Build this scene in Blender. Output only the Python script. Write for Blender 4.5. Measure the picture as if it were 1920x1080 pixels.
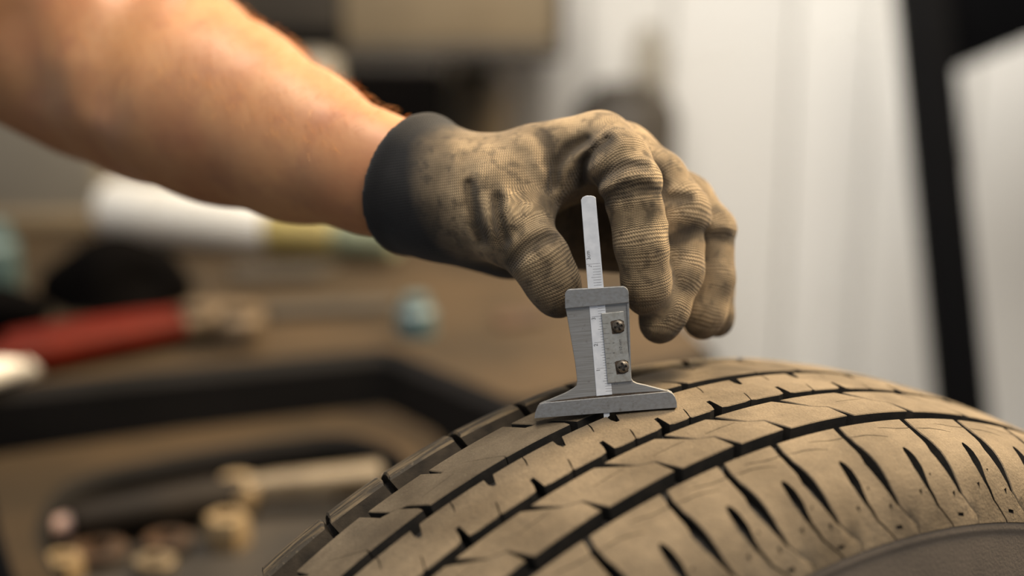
import bpy, bmesh, math, random
import numpy as np
from mathutils import Vector, Matrix
from mathutils.geometry import delaunay_2d_cdt
random.seed(7); RNG = np.random.default_rng(7)
for o in list(bpy.data.objects): bpy.data.objects.remove(o)
SC = bpy.context.scene
COL = SC.collection

# ------------------------------------------------------------ camera, world, lamps, exposure
PITCH = math.radians(13.653); CAM_Z = 0.81; FPX = 2667.0
cs_, sn_ = math.cos(PITCH), math.sin(PITCH)
def cam2w(p): return np.array([p[0], p[1]*cs_+p[2]*sn_, -p[1]*sn_+p[2]*cs_+CAM_Z])
def camdir(p): return np.array([p[0], p[1]*cs_+p[2]*sn_, -p[1]*sn_+p[2]*cs_])
def CP(x, y, d): return cam2w(((x-960)/FPX*d, d, (540-y)/FPX*d))
def GP(x, y, z):
    r = camdir(((x-960)/FPX, 1, (540-y)/FPX)); t = (z-CAM_Z)/r[2]
    return np.array([r[0]*t, r[1]*t, z])
cd = bpy.data.cameras.new('camera'); cam = bpy.data.objects.new('camera', cd); COL.objects.link(cam)
cam.location = (0, 0, CAM_Z); cam.rotation_euler = (math.pi/2-PITCH, 0, 0)
cd.sensor_width = 36; cd.lens = FPX*36/1920; cd.clip_start = .02
cd.dof.use_dof = True; cd.dof.focus_distance = .541; cd.dof.aperture_fstop = 2.7
SC.camera = cam
W = bpy.data.worlds.new('world'); SC.world = W; W.use_nodes = True
W.node_tree.nodes['Background'].inputs[0].default_value = (.82, .9, 1.0, 1)
W.node_tree.nodes['Background'].inputs[1].default_value = .28
def area(name, loc, target, size, power, col, shape='RECTANGLE', sy=None):
    l = bpy.data.lights.new(name, 'AREA'); l.energy = power; l.color = col; l.shape = shape; l.size = size
    l.size_y = sy or size
    o = bpy.data.objects.new(name, l); COL.objects.link(o); o.location = loc
    o.rotation_euler = (Vector(target)-Vector(loc)).to_track_quat('-Z', 'Y').to_euler(); return o
key = area('window_light', (1.30, 1.50, 1.95), (0.0, .75, .52), .6, 24, (1, .76, .46)); key.data.spread = math.radians(84)
area('front_fill', (.42, -.25, 2.05), (.05, .6, .5), .8, 18, (1, .88, .72))  # added soft fill from above the camera, not a fitted lamp
ceil = area('overhead_fill', (-.3, 1.0, 2.6), (-.1, 1.1, 0), 1.0, 8, (1, .90, .76), sy=.4); ceil.data.spread = math.radians(95)  # added overhead fill for bench and bottle, no real fitting
wl = area('wall_fill', (.05, .80, 2.3), (1.25, 2.2, .20), 1.0, 24, (1, .96, .89)); wl.data.spread = math.radians(84)  # added fill, narrowed to brighten the back panels only
SC.view_settings.view_transform = 'Standard'; SC.view_settings.look = 'None'
SC.view_settings.gamma = 1; SC.view_settings.use_curve_mapping = False; SC.view_settings.exposure = 0.0

# ------------------------------------------------------------ helpers
def lin(r, g, b):
    return tuple(((c/255)/12.92 if c/255 <= .04045 else ((c/255+.055)/1.055)**2.4) for c in (r, g, b))
class NT:
    def __init__(s, name):
        s.m = bpy.data.materials.new(name); s.m.use_nodes = True; s.t = s.m.node_tree
        s.b = s.t.nodes['Principled BSDF']
    def n(s, typ, **kw):
        x = s.t.nodes.new(typ)
        for k, v in kw.items():
            if k.startswith('i_'):
                k = k[2:]; k = int(k) if k.isdigit() else k
                if isinstance(v, bpy.types.NodeSocket): s.t.links.new(v, x.inputs[k])
                else: x.inputs[k].default_value = v
            else: setattr(x, k, v)
        return x
    def math(s, op, a, b=0., c=None):
        x = s.n('ShaderNodeMath', operation=op, i_0=a, i_1=b)
        if c is not None:
            if isinstance(c, bpy.types.NodeSocket): s.t.links.new(c, x.inputs[2])
            else: x.inputs[2].default_value = c
        return x.outputs[0]
    def mix(s, f, a, b):
        x = s.n('ShaderNodeMix', data_type='RGBA')
        for sock, v in ((x.inputs[0], f), (x.inputs[6], a), (x.inputs[7], b)):
            if isinstance(v, bpy.types.NodeSocket): s.t.links.new(v, sock)
            else: sock.default_value = (*v, 1) if isinstance(v, tuple) and len(v) == 3 else v
        return x.outputs[2]
    def ramp(s, f, lo, hi):
        return s.n('ShaderNodeMapRange', i_0=f, i_1=lo, i_2=hi, clamp=True).outputs[0]
    def noise(s, scale, detail=3, vec=None, rough=.55):
        x = s.n('ShaderNodeTexNoise', i_Scale=scale, i_Detail=detail, i_Roughness=rough)
        if vec is not None: s.t.links.new(vec, x.inputs['Vector'])
        return x.outputs['Fac']
    def coord(s, which='Object', scale=(1, 1, 1)):
        c = s.n('ShaderNodeTexCoord').outputs[which]
        return s.n('ShaderNodeMapping', i_0=c, i_3=scale).outputs[0]
    def attr(s, name): return s.n('ShaderNodeAttribute', attribute_name=name)
    def bump(s, h, strength=.3, dist=.001, nrm=None):
        x = s.n('ShaderNodeBump', i_Strength=strength, i_Distance=dist, i_Height=h)
        if nrm is not None: s.t.links.new(nrm, x.inputs['Normal'])
        return x.outputs[0]
    def set(s, **kw):
        for k, v in kw.items():
            k = k.replace('_', ' ')
            if isinstance(v, bpy.types.NodeSocket): s.t.links.new(v, s.b.inputs[k])
            else: s.b.inputs[k].default_value = (*v, 1) if isinstance(v, tuple) and len(v) == 3 else v
        return s
def simple(name, c1, c2=None, rough=.6, metal=0., scale=8, bump=0., bs=200, spec=.5):
    t = NT(name); c2 = c2 or tuple(x*.75 for x in c1); co = t.coord()
    f = t.ramp(t.noise(scale, 4, co), .35, .65)
    t.set(Base_Color=t.mix(f, c1, c2), Roughness=rough, Metallic=metal); t.b.inputs['Specular IOR Level'].default_value = spec
    if bump: t.set(Normal=t.bump(t.noise(bs, 3, co), bump, .001))
    return t.m
def mesh_obj(name, verts, faces, mats, parent=None, smooth=False, sharp=None, mi=None):
    me = bpy.data.meshes.new(name); me.from_pydata([tuple(map(float, v)) for v in verts], [], [tuple(map(int, f)) for f in faces])
    for m in (mats if isinstance(mats, (list, tuple)) else [mats]): me.materials.append(m)
    if mi is not None: me.polygons.foreach_set('material_index', np.array(mi, dtype=np.int32))
    me.update()
    if smooth:
        me.polygons.foreach_set('use_smooth', np.ones(len(me.polygons), dtype=bool))
        if sharp: me.set_sharp_from_angle(angle=math.radians(sharp))
    o = bpy.data.objects.new(name, me); COL.objects.link(o)
    if parent: o.parent = parent
    return o
def bm_obj(name, bm, mats, parent=None, smooth=True, sharp=35):
    me = bpy.data.meshes.new(name); bm.to_mesh(me); bm.free()
    for m in (mats if isinstance(mats, (list, tuple)) else [mats]): me.materials.append(m)
    if smooth:
        me.polygons.foreach_set('use_smooth', np.ones(len(me.polygons), dtype=bool)); me.set_sharp_from_angle(angle=math.radians(sharp))
    o = bpy.data.objects.new(name, me); COL.objects.link(o)
    if parent: o.parent = parent
    return o
def tag(o, label=None, cat=None, group=None, kind=None):
    if label: o['label'] = label
    if cat: o['category'] = cat
    if group: o['group'] = group
    if kind: o['kind'] = kind
    return o
def empty(name, mat=None, loc=None):
    o = bpy.data.objects.new(name, None); COL.objects.link(o); o.empty_display_size = .02
    if mat is not None: o.matrix_world = mat
    if loc is not None: o.location = loc
    return o
def frame(origin, x, y, z):
    return Matrix(((x[0], y[0], z[0], origin[0]), (x[1], y[1], z[1], origin[1]), (x[2], y[2], z[2], origin[2]), (0, 0, 0, 1)))
def unit(v): v = np.asarray(v, float); return v/np.linalg.norm(v)
def box_bm(sx, sy, sz, bev=0., seg=2, loc=(0, 0, 0), rot=None):
    bm = bmesh.new(); bmesh.ops.create_cube(bm, size=1); bmesh.ops.scale(bm, vec=(sx, sy, sz), verts=bm.verts)
    if bev: bmesh.ops.bevel(bm, geom=list(bm.edges), offset=bev, segments=seg, affect='EDGES', profile=.5)
    if rot is not None: bmesh.ops.rotate(bm, cent=(0, 0, 0), matrix=rot, verts=bm.verts)
    bmesh.ops.translate(bm, vec=loc, verts=bm.verts); return bm
def lathe(prof, n=32, closed=False):
    """profile (r, z) around local z"""
    V = []; F = []; m = len(prof)
    for i in range(n):
        a = 2*math.pi*i/n
        V += [(r*math.cos(a), r*math.sin(a), z) for r, z in prof]
    for i in range(n):
        j = (i+1) % n
        for k in range(m if closed else m-1):
            l = (k+1) % m
            F.append((i*m+k, j*m+k, j*m+l, i*m+l))
    return V, F
def lathe_obj(name, prof, mat, parent=None, n=32, sharp=40):
    V, F = lathe(prof, n)
    bm = bmesh.new(); vs = [bm.verts.new(v) for v in V]
    for f in F: bm.faces.new([vs[i] for i in f])
    bmesh.ops.remove_doubles(bm, verts=bm.verts, dist=1e-6); bmesh.ops.dissolve_degenerate(bm, edges=bm.edges, dist=1e-7)
    bmesh.ops.recalc_face_normals(bm, faces=bm.faces)
    return bm_obj(name, bm, mat, parent, True, sharp)
def along(a, b, up=(0, 0, 1)):
    """matrix with local z from a to b, origin a"""
    a = np.asarray(a, float); z = unit(np.asarray(b, float)-a); x = unit(np.cross(up, z)); y = np.cross(z, x)
    return frame(a, x, y, z)
def inpoly(P, poly):
    x, y = P[:, 0], P[:, 1]; r = np.zeros(len(P), bool); q = np.asarray(poly); n = len(q); j = n-1
    for i in range(n):
        xi, yi = q[i]; xj, yj = q[j]
        if yi != yj:
            c = ((yi > y) != (yj > y)) & (x < (xj-xi)*(y-yi)/(yj-yi)+xi); r ^= c
        j = i
    return r
def dens(poly, step, closed=True):
    out = []; n = len(poly)
    for i in range(n if closed else n-1):
        a = np.array(poly[i], float); b = np.array(poly[(i+1) % n], float); k = max(1, int(math.ceil(np.linalg.norm(b-a)/step)))
        out += [a+(b-a)*t/k for t in range(k)]
    if not closed: out.append(np.array(poly[-1], float))
    return out
def cdt(outer, cuts=(), step=3., grid=None):
    """triangles inside outer and outside every cut; boundary edges told apart outer / cut"""
    V = []; E = []
    for lp, st in [(outer, step)]+[(c, step) for c in cuts]:
        d = dens(lp, st); b = len(V); V += d; E += [(b+i, b+(i+1) % len(d)) for i in range(len(d))]
    if grid:
        o = np.array(outer); lo, hi = o.min(0), o.max(0)
        gx = np.arange(lo[0]+grid*.5, hi[0], grid); gy = np.arange(lo[1]+grid*.5, hi[1], grid)
        if len(gx) and len(gy):
            G = np.stack(np.meshgrid(gx, gy), -1).reshape(-1, 2); G = G[inpoly(G, outer)]
            VV = np.array(V)
            dmin = np.min(np.linalg.norm(G[:, None]-VV[None], axis=2), axis=1) if len(G) else np.zeros(0)
            V += [g for g in G[dmin > grid*.35]]
    r = delaunay_2d_cdt([Vector((float(a), float(b))) for a, b in V], E, [], 0, 1e-4)
    P = np.array([(v.x, v.y) for v in r[0]]); T = np.array([f for f in r[2] if len(f) == 3])
    C = P[T].mean(1); ok = inpoly(C, outer)
    for c in cuts: ok &= ~inpoly(C, c)
    T = T[ok]
    A = P[T[:, 1]]-P[T[:, 0]]; B = P[T[:, 2]]-P[T[:, 0]]; ar = A[:, 0]*B[:, 1]-A[:, 1]*B[:, 0]
    T = T[np.abs(ar) > 1e-9]; ar = ar[np.abs(ar) > 1e-9]
    T[ar < 0] = T[ar < 0][:, ::-1]
    u, inv = np.unique(T, return_inverse=True); T = inv.reshape(-1, 3); P = P[u]
    es = set()
    for t in T:
        for a, b in ((t[0], t[1]), (t[1], t[2]), (t[2], t[0])): es.add((int(a), int(b)))
    bd = [(a, b) for a, b in es if (b, a) not in es]
    return P, T, bd
def prism(name, outer, z0, z1, mats, parent=None, cuts=(), bev=0., to3=None, sharp=30):
    """extruded plan outline; material 0 top, last material sides; optional small chamfer"""
    P, T, bd = cdt(outer, cuts, step=1e9 if bev == 0 else 1e9)
    n = len(P); V = [(x, y, z1) for x, y in P]; F = [tuple(t) for t in T]; mi = [0]*len(T); nm = len(mats) if isinstance(mats, (list, tuple)) else 1
    nrm = np.zeros((n, 2))
    for a, b in bd:
        d = unit(P[b]-P[a]); k = np.array([d[1], -d[0]]); nrm[a] += k; nrm[b] += k
    idx = {}; 
    ring = [z0] if bev == 0 else [z1-bev, z0]
    lev = []
    for li, z in enumerate(ring):
        mp = {}
        for a, b in bd:
            for q in (a, b):
                if q not in mp:
                    k = nrm[q]; l = np.linalg.norm(k); off = (k/l)*(bev*min(2/max(l, .8), 1.6)) if bev and l > 0 else np.zeros(2)
                    mp[q] = len(V); V.append((P[q][0]+off[0], P[q][1]+off[1], z))
        lev.append(mp)
    prev = {q: q for q in range(n)}
    for mp in lev:
        for a, b in bd: F.append((prev[b], prev[a], mp[a], mp[b])); mi.append(nm-1)
        prev = mp
    # bottom
    mp = lev[-1]
    if len(mp) == n:
        F += [(mp[t[2]], mp[t[1]], mp[t[0]]) for t in T]; mi += [nm-1]*len(T)
    if to3: V = [to3(v) for v in V]
    return mesh_obj(name, V, F, mats, parent, True, sharp, mi)

# ------------------------------------------------------------ materials
M = {}
def tyre_mats():
    # worn dusty running surface; s,a stored in metres in attribute "sa"
    t = NT('dusty_tread'); at = t.attr('sa').outputs['Vector']; co = t.coord()
    big = t.ramp(t.noise(34, 4, co), .38, .66); fine = t.noise(900, 2, co)
    st = t.n('ShaderNodeMapping', i_0=at, i_3=(60, 200, 1)).outputs[0]; streak = t.ramp(t.noise(1.0, 3, st), .42, .62)
    c = t.mix(big, lin(130, 115, 94), lin(100, 87, 69)); c = t.mix(t.math('MULTIPLY', streak, .16), c, lin(70, 62, 52))
    sp = t.ramp(t.noise(700, 1, co), .70, .80); c = t.mix(t.math('MULTIPLY', sp, .5), c, lin(142, 131, 111))
    patch = t.ramp(t.noise(16, 2, co), .60, .70); gr = t.ramp(t.noise(1500, 2, co, .7), .36, .64); c = t.mix(t.math('MULTIPLY', gr, .34), c, lin(62, 54, 43)); c = t.mix(t.math('MULTIPLY', patch, .6), c, lin(66, 57, 46))
    h = t.math('ADD', t.math('MULTIPLY', fine, .35), t.math('MULTIPLY', t.noise(220, 3, co), .6))
    t.set(Base_Color=c, Roughness=.82, Normal=t.bump(h, 1.0, .0007)); t.b.inputs['Specular IOR Level'].default_value = .35
    M['tread'] = t.m
    t = NT('scuffed_shoulder'); at = t.attr('sa').outputs['Vector']; co = t.coord()
    st = t.n('ShaderNodeMapping', i_0=at, i_3=(40, 300, 1)).outputs[0]; streak = t.ramp(t.noise(1.0, 4, st), .46, .6)
    c = t.mix(streak, lin(62, 54, 43), lin(116, 99, 74)); sp = t.ramp(t.noise(500, 1, co), .62, .75); c = t.mix(t.math('MULTIPLY', sp, .4), c, lin(130, 115, 92))
    t.set(Base_Color=c, Roughness=.75, Normal=t.bump(t.noise(500, 3, co), .5, .0006)); M['scuffed'] = t.m
    t = NT('groove_rubber'); co = t.coord(); n1 = t.ramp(t.noise(120, 3, co), .4, .7)
    t.set(Base_Color=t.mix(n1, lin(26, 24, 22), lin(44, 39, 34)), Roughness=.8, Normal=t.bump(t.noise(700, 2, co), .3, .0005)); M['groove'] = t.m
    t = NT('sidewall_rubber'); co = t.coord(); n1 = t.ramp(t.noise(30, 3, co), .35, .7)
    t.set(Base_Color=t.mix(n1, lin(98, 88, 78), lin(80, 72, 64)), Roughness=.7, Normal=t.bump(t.noise(900, 2, co), .35, .0006)); M['sidewall'] = t.m
    M['dusty_wall'] = simple('dusty_groove_wall', lin(62, 54, 44), lin(40, 35, 29), .85, 0, 90, .4, 600, .2)
tyre_mats()
def metal(name, c1, c2, rough, streak=(1, 1, 1), sc=60, rust=None, amt=.5, b=.07):
    t = NT(name); co = t.coord(scale=streak); n1 = t.ramp(t.noise(sc, 4, co), .3, .7); c = t.mix(n1, c1, c2)
    if rust:
        r = t.ramp(t.noise(300, 4, t.coord()), .62, .74); c = t.mix(t.math('MULTIPLY', r, amt), c, rust)
    r2 = t.n('ShaderNodeMapRange', i_0=n1, i_3=rough-.06, i_4=rough+.06).outputs[0]
    t.set(Base_Color=c, Roughness=r2, Metallic=.6, Normal=t.bump(n1, b, .0002)); return t.m
M['steel'] = metal('brushed_steel', lin(164, 164, 164), lin(136, 135, 133), .5, (14, 420, 60), 6, lin(70, 50, 36), .5)
M['bar_steel'] = metal('ground_steel', lin(152, 154, 157), lin(134, 134, 134), .5, (200, 300, 200), 3, lin(92, 84, 74), .5)
M['satin'] = simple('satin_chrome_blade', lin(226, 230, 238), lin(210, 215, 224), .42, .08, 260)
M['vernier'] = metal('vernier_steel', lin(186, 186, 182), lin(160, 158, 152), .45, (150, 150, 150), 4, lin(100, 84, 66), .5)
M['ink'] = simple('engraved_black', lin(62, 62, 64), rough=.7)
M['screw'] = metal('tarnished_screw', lin(128, 119, 108), lin(74, 66, 58), .36, (1, 1, 1), 900)
M['rust'] = simple('rust_grime', lin(82, 69, 57), lin(54, 45, 37), .85, 0, 900)
M['skin'] = None

# ------------------------------------------------------------ room
def wall_mats():
    t = NT('cream_panel'); co = t.coord(); n = t.ramp(t.noise(1.3, 3, co), .3, .7)
    t.set(Base_Color=t.mix(n, lin(222, 219, 213), lin(214, 209, 201)), Roughness=.9); t.b.inputs['Specular IOR Level'].default_value = .08; M['cream'] = t.m
wall_mats()
M['concrete'] = simple('concrete_floor', lin(96, 88, 78), lin(70, 64, 56), .8, 0, 3, .3, 60)
M['black_frame'] = simple('black_paint', lin(6, 6, 7), lin(4, 4, 5), .7, 0, 5, spec=.04)
M['grey_box'] = simple('grey_enamel', lin(150, 143, 130), lin(132, 124, 110), .5, 0, 2)
WALL_Y = 2.2
fl = mesh_obj('floor', [(-3, -1, 0), (3, -1, 0), (3, 3.2, 0), (-3, 3.2, 0), (-3, -1, -.1), (3, -1, -.1), (3, 3.2, -.1), (-3, 3.2, -.1)],
              [(0, 1, 2, 3), (7, 6, 5, 4), (0, 4, 5, 1), (1, 5, 6, 2), (2, 6, 7, 3), (3, 7, 4, 0)], M['concrete']); tag(fl, kind='structure')
bk = bm_obj('wall_back', box_bm(6, .1, 2.9, loc=(0, WALL_Y+.07, 1.45)), M['cream'], None, False); tag(bk, kind='structure')
x = -2.0; widths = [.42, .42, .42, .42, .26, .17, .13, .19, .12, .16, .42, .42, .42, .42]
for i, w in enumerate(widths):
    dy = [0, .003, -.002, .002][i % 4]
    bm_obj('panel', box_bm(w-.004, .03, 2.84, .004, 2, loc=(x+w/2, WALL_Y+.005+dy, 1.43)), M['cream'], bk); x += w

# black frame standing in front of the wall: slanting post and sloping top beam
fr = empty('steel_frame', loc=(0, 0, 0)); tag(fr, 'black steel frame of slanting post and thick sloping beam before the cream panels', 'frame')
def bar_between(name, a, b, w, t, mat, parent, bev=.003):
    a = np.asarray(a); b = np.asarray(b); L = np.linalg.norm(b-a)
    bm = box_bm(w, t, L, bev, 2, loc=(0, 0, L/2)); o = bm_obj(name, bm, mat, parent); o.matrix_local = along(a, b, (0, -1, 0)); return o
FD = 1.75
p1 = CP(1714, -140, FD); p2 = CP(1806, 800, FD); dd = p2-p1; p3 = p1+dd*((-p1[2])/dd[2])
bar_between('post', p3, p1, .056, .05, M['black_frame'], fr)
q1 = CP(1722, -2, FD+.03); q2 = CP(2250, -220, FD+.03)
bar_between('beam', q1, q2, .195, .05, M['black_frame'], fr)
p4 = CP(2260, -140, FD); p5 = p4.copy(); p5[2] = 0; p5[0] += .1
bar_between('post', p5, p4, .056, .05, M['black_frame'], fr)

# ------------------------------------------------------------ bench with sunk parts tray
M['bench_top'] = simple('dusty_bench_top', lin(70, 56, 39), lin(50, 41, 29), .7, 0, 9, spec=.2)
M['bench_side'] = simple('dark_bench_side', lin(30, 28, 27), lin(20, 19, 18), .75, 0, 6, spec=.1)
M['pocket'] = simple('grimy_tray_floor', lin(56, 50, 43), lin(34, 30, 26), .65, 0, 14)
ZT, ZR, ZP = .48, .432, .398
bench = empty('workbench', loc=tuple(GP(400, 600, ZT)*np.array([1, 1, 0]))); tag(bench, 'dusty brown workbench with a raised shelf behind the tyre and a sunken parts tray', 'bench')
bl = np.array(bench.location)
def G2(x, y, z): return GP(x, y, z)[:2]-bl[:2]
def rnd(poly, r, n=6):
    """round the corners of a polygon"""
    out = []; m = len(poly)
    for i in range(m):
        p = np.array(poly[i], float); a = np.array(poly[i-1], float)-p; b = np.array(poly[(i+1) % m], float)-p
        la, lb = np.linalg.norm(a), np.linalg.norm(b); k = min(r, la*.45, lb*.45); s = p+a/la*k; e = p+b/lb*k
        for t in np.linspace(0, 1, n): out.append((1-t)**2*s+2*t*(1-t)*p+t*t*e)
    return out
c0 = G2(-160, 782, ZT); c1 = G2(728, 652, ZT); c2 = G2(965, 752, ZT)
def ccw(p):
    p = [np.asarray(q) for q in p]; a = sum(p[i-1][0]*p[i][1]-p[i-1][1]*p[i][0] for i in range(len(p))); return p if a > 0 else p[::-1]
yb = 1.82-bl[1]
top = ccw([c0+np.array([-.25, -.03]), c1, c2, (c2[0]+.05, c2[1]+.035), G2(1330, 655, ZT), G2(1150, 470, ZT), (G2(1150, 470, ZT)[0], yb), (c0[0]-.25, yb)])
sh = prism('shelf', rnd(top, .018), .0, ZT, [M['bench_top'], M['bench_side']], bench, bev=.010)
# lower tray: rim with a rounded pocket
rimL = [G2(-60, 885, ZR), G2(-14, 930, ZR), G2(2, 1000, ZR), G2(34, 1100, ZR), G2(110, 1500, ZR), G2(640, 1500, ZR), G2(760, 1010, ZR), (c2[0]-.03, c2[1]-.02), (c1[0]+.01, c1[1]+.01), (G2(-60, 800, ZR)[0], c0[1]+.03)]
pock = [G2(58, 995, ZR), G2(112, 898, ZR), G2(400, 838, ZR), G2(640, 808, ZR), G2(745, 838, ZR), G2(800, 920, ZR), G2(760, 1010, ZR)*.94+G2(400, 1000, ZR)*.06, G2(560, 1300, ZR), G2(160, 1180, ZR), G2(85, 1060, ZR)]
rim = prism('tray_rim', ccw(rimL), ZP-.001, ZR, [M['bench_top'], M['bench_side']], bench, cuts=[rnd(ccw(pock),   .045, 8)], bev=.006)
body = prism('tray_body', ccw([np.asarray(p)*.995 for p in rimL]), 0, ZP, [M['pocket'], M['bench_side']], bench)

# ------------------------------------------------------------ tyre
TC = cam2w((.085, .633, -.3506)); AZ, EL = .585, -.1998
nc = np.array([math.sin(AZ)*math.cos(EL), -math.cos(AZ)*math.cos(EL), math.sin(EL)])
uc = np.array([0, 0, 1.])-nc*nc[2]; uc /= np.linalg.norm(uc); vc = np.cross(nc, uc)
TN, TU, TV = camdir(nc), camdir(uc), camdir(vc)
R0 = .3198; KC = 1.4595
_pa = np.array([0, 10, 20, 30, 40, 48.3, 56, 63, 70, 75, 79, 82.5, 85.9])
_pr = np.array([R0*1000-KC*1e-3*a*a for a in _pa[:6]]+[314.9, 312.9, 309.8, 306.2, 301.8, 296, 287.3])
_da = np.linspace(0, 85.9, 860); _dr = np.interp(_da, _pa, _pr)
_k = np.exp(-np.linspace(-2, 2, 61)**2); _k /= _k.sum()
_ext = np.concatenate([_dr[30:0:-1], _dr, _dr[-1]+np.arange(1, 31)*(_dr[-1]-_dr[-6])/5]); _dr2 = np.convolve(_ext, _k, 'valid')
def prof(a): return np.interp(np.abs(a), _da, _dr2)
def pnorm(a):
    a = np.asarray(a, float); h = .4; s = (prof(np.minimum(np.abs(a)+h, 85.9))-prof(np.abs(a)-h))/(np.minimum(np.abs(a)+h, 85.9)-np.abs(a)+h)
    na = -s*np.sign(a); l = np.hypot(na, 1); return na/l, 1/l
def depth(a): return np.interp(np.abs(a), [0, 50, 62, 74, 82, 85.9], [6.6, 6.6, 5.6, 3.8, 1.9, .55])
PHI2S = math.radians(1)*R0*1000
def tmap(s, a, off):
    ph = s/(R0*1000); na, nr = pnorm(a); r = prof(a)+nr*off; aa = a+na*off
    return np.stack([r*np.cos(ph), r*np.sin(ph), aa], -1)/1000
tyre = empty('tyre', frame(TC, TU, TV, TN)); tag(tyre, 'worn dusty car tyre standing upright with siped tread blocks under the gauge', 'tyre')
def block(name, outer, cuts, mats, ends=None, chamf=.35, grid=4.0, parent=tyre, raw=False, batter=0.):
    """outer, cuts in (phi deg, axial mm); ends = (s0,s1): open seams that get no wall"""
    S = lambda p: [(q[0]*PHI2S, q[1]) for q in p]
    outer = S(outer); ar = sum(outer[i-1][0]*outer[i][1]-outer[i-1][1]*outer[i][0] for i in range(len(outer)))
    if ar < 0: outer = outer[::-1]
    cuts = [S(c) for c in cuts]
    P, T, bd = cdt(outer, cuts, 3.0, grid)
    if ends is not None: bd = [(a, b) for a, b in bd if not any(abs(P[a][0]-e*PHI2S) < .02 and abs(P[b][0]-e*PHI2S) < .02 for e in ends)]
    oc = np.array(dens(outer, .25))
    top_n = len(P); nrm = np.zeros((top_n, 2)); cnt = np.zeros(top_n)
    for a, b in bd:
        d = unit(P[b]-P[a]); k = np.array([d[1], -d[0]]); nrm[a] += k; nrm[b] += k; cnt[a] += 1; cnt[b] += 1
    bv = sorted({q for e in bd for q in e}); ix = {q: i for i, q in enumerate(bv)}; B = P[bv]
    on = np.array([np.min(np.hypot(oc[:, 0]-p[0], oc[:, 1]-p[1])) < .3 for p in B])
    incut = np.zeros(len(B), bool)
    for c in cuts:
        cc = np.array(dens(c, .25)); incut |= np.array([np.min(np.hypot(cc[:, 0]-p[0], cc[:, 1]-p[1])) < .2 for p in B])
    k = nrm[bv]; l = np.linalg.norm(k, axis=1)[:, None]; k = np.where(l > 1e-6, k/np.maximum(l, 1e-6), 0)
    off = np.where((on & ~incut)[:, None], k*chamf*1.1, 0.0)
    if ends is not None:
        for e in ends: off[np.abs(B[:, 0]-e*PHI2S) < .05, 0] = 0
    B1 = B+off; B1[:, 1] = np.clip(B1[:, 1], -85.9, 85.9)
    dp = np.where(on & ~incut, chamf, .12)
    B2 = B1.copy(); nb = np.abs(B1[:, 1]+54.3) < 1.2; B2[nb, 1] += batter
    V = [tmap(P[:, 0], P[:, 1], np.zeros(len(P))), tmap(B1[:, 0], B1[:, 1], -dp), tmap(B2[:, 0], B2[:, 1], -depth(B2[:, 1])-.4)]
    n1 = top_n; n2 = n1+len(B)
    F = [tuple(t) for t in T]; mi = [0]*len(T)
    for a, b in bd: F.append((b, a, n1+ix[a], n1+ix[b])); mi.append(0)
    for a, b in bd: F.append((n1+ix[b], n1+ix[a], n2+ix[a], n2+ix[b])); mi.append(1)
    V = np.concatenate(V); sa = np.concatenate([P, B1, B1])/1000
    if raw: return V, F, mi, sa
    return finish(name, V, F, mi, sa, mats, parent)
def finish(name, V, F, mi, sa, mats, parent):
    o = mesh_obj(name, V, F, mats, parent, True, 32, mi)
    at = o.data.attributes.new('sa', 'FLOAT_VECTOR', 'POINT'); at.data.foreach_set('vector', np.concatenate([sa, np.zeros((len(sa), 1))], 1).astype(np.float32).ravel())
    return o
# pitch sequences measured round the tyre (degrees from the crown), then carried on round it
def seq(seen):
    seen = list(seen); step = 5.6
    span = 360-(seen[0]-seen[-1]); n = round(span/step); d = span/n
    return seen+[seen[-1]-d*(i+1) for i in range(n-1)]      # descending, one whole turn
SE = seq([50.4, 44.5, 38.6, 32.6, 26.5, 20.42, 15.75, 11.25, 5.65, -.72, -6.4, -12.2, -17.8, -23.5])
SCn = seq([48.6, 42.7, 36.8, 30.9, 25.0, 19.35, 14.75, 10.2, 3.9, -1.6, -7.6, -13.4, -19, -24.6])
SD = seq([50.4, 44.5, 38.6, 32.6, 26.75, 20.9, 15.95, 11.63, 5.75, -.25, -6.4, -12.3, -18, -23.8])
SB = seq([56.5, 50.8, 45, 39.4, 33.3, 28.25, 21.2, 16.2, 11.4, 6.0, 0.2, -5.6, -11.4, -17.1])
SA = seq([53.8, 48, 42.2, 36.3, 31.2, 25.1, 19.4, 14.8, 10, 4.0, -1.8, -7.6, -13.4])
def shown(phi): return -30 < phi < 56
TM = [M['tread'], M['groove']]; TS = [M['scuffed'], M['dusty_wall']]
rest = {}
def emit(name, phi, outer, cuts, mats, **kw):
    if shown(phi): return block(name, outer, cuts, mats, **kw)
    d = rest.setdefault((name, mats is TS), ([], [], [], [], mats)); kw['grid'] = None; V, F, mi, sa = block(name, outer, [], mats, raw=True, **kw); b = sum(len(v) for v in d[0])
    d[0].append(V); d[1].extend([tuple(i+b for i in f) for f in F]); d[2].extend(mi); d[3].append(sa)
def quad(p0, p1, w0, w1):
    """thin slot from p0 to p1 (phi, a), widths in degrees along phi"""
    return [(p0[0]-w0/2, p0[1]), (p0[0]+w0/2, p0[1]), (p1[0]+w1/2, p1[1]), (p1[0]-w1/2, p1[1])]
def slit(pts, w):
    """thin slot of width w mm along a path"""
    P = np.array([(p[0]*PHI2S, p[1]) for p in pts]); L = []; Rr = []
    for i in range(len(P)):
        d = unit(P[min(i+1, len(P)-1)]-P[max(i-1, 0)]); k = np.array([-d[1], d[0]])*w/2*(1 if 0 < i < len(P)-1 else .6); L.append(P[i]+k); Rr.append(P[i]-k)
    return [(q[0]/PHI2S, q[1]) for q in L+Rr[::-1]]
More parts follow.
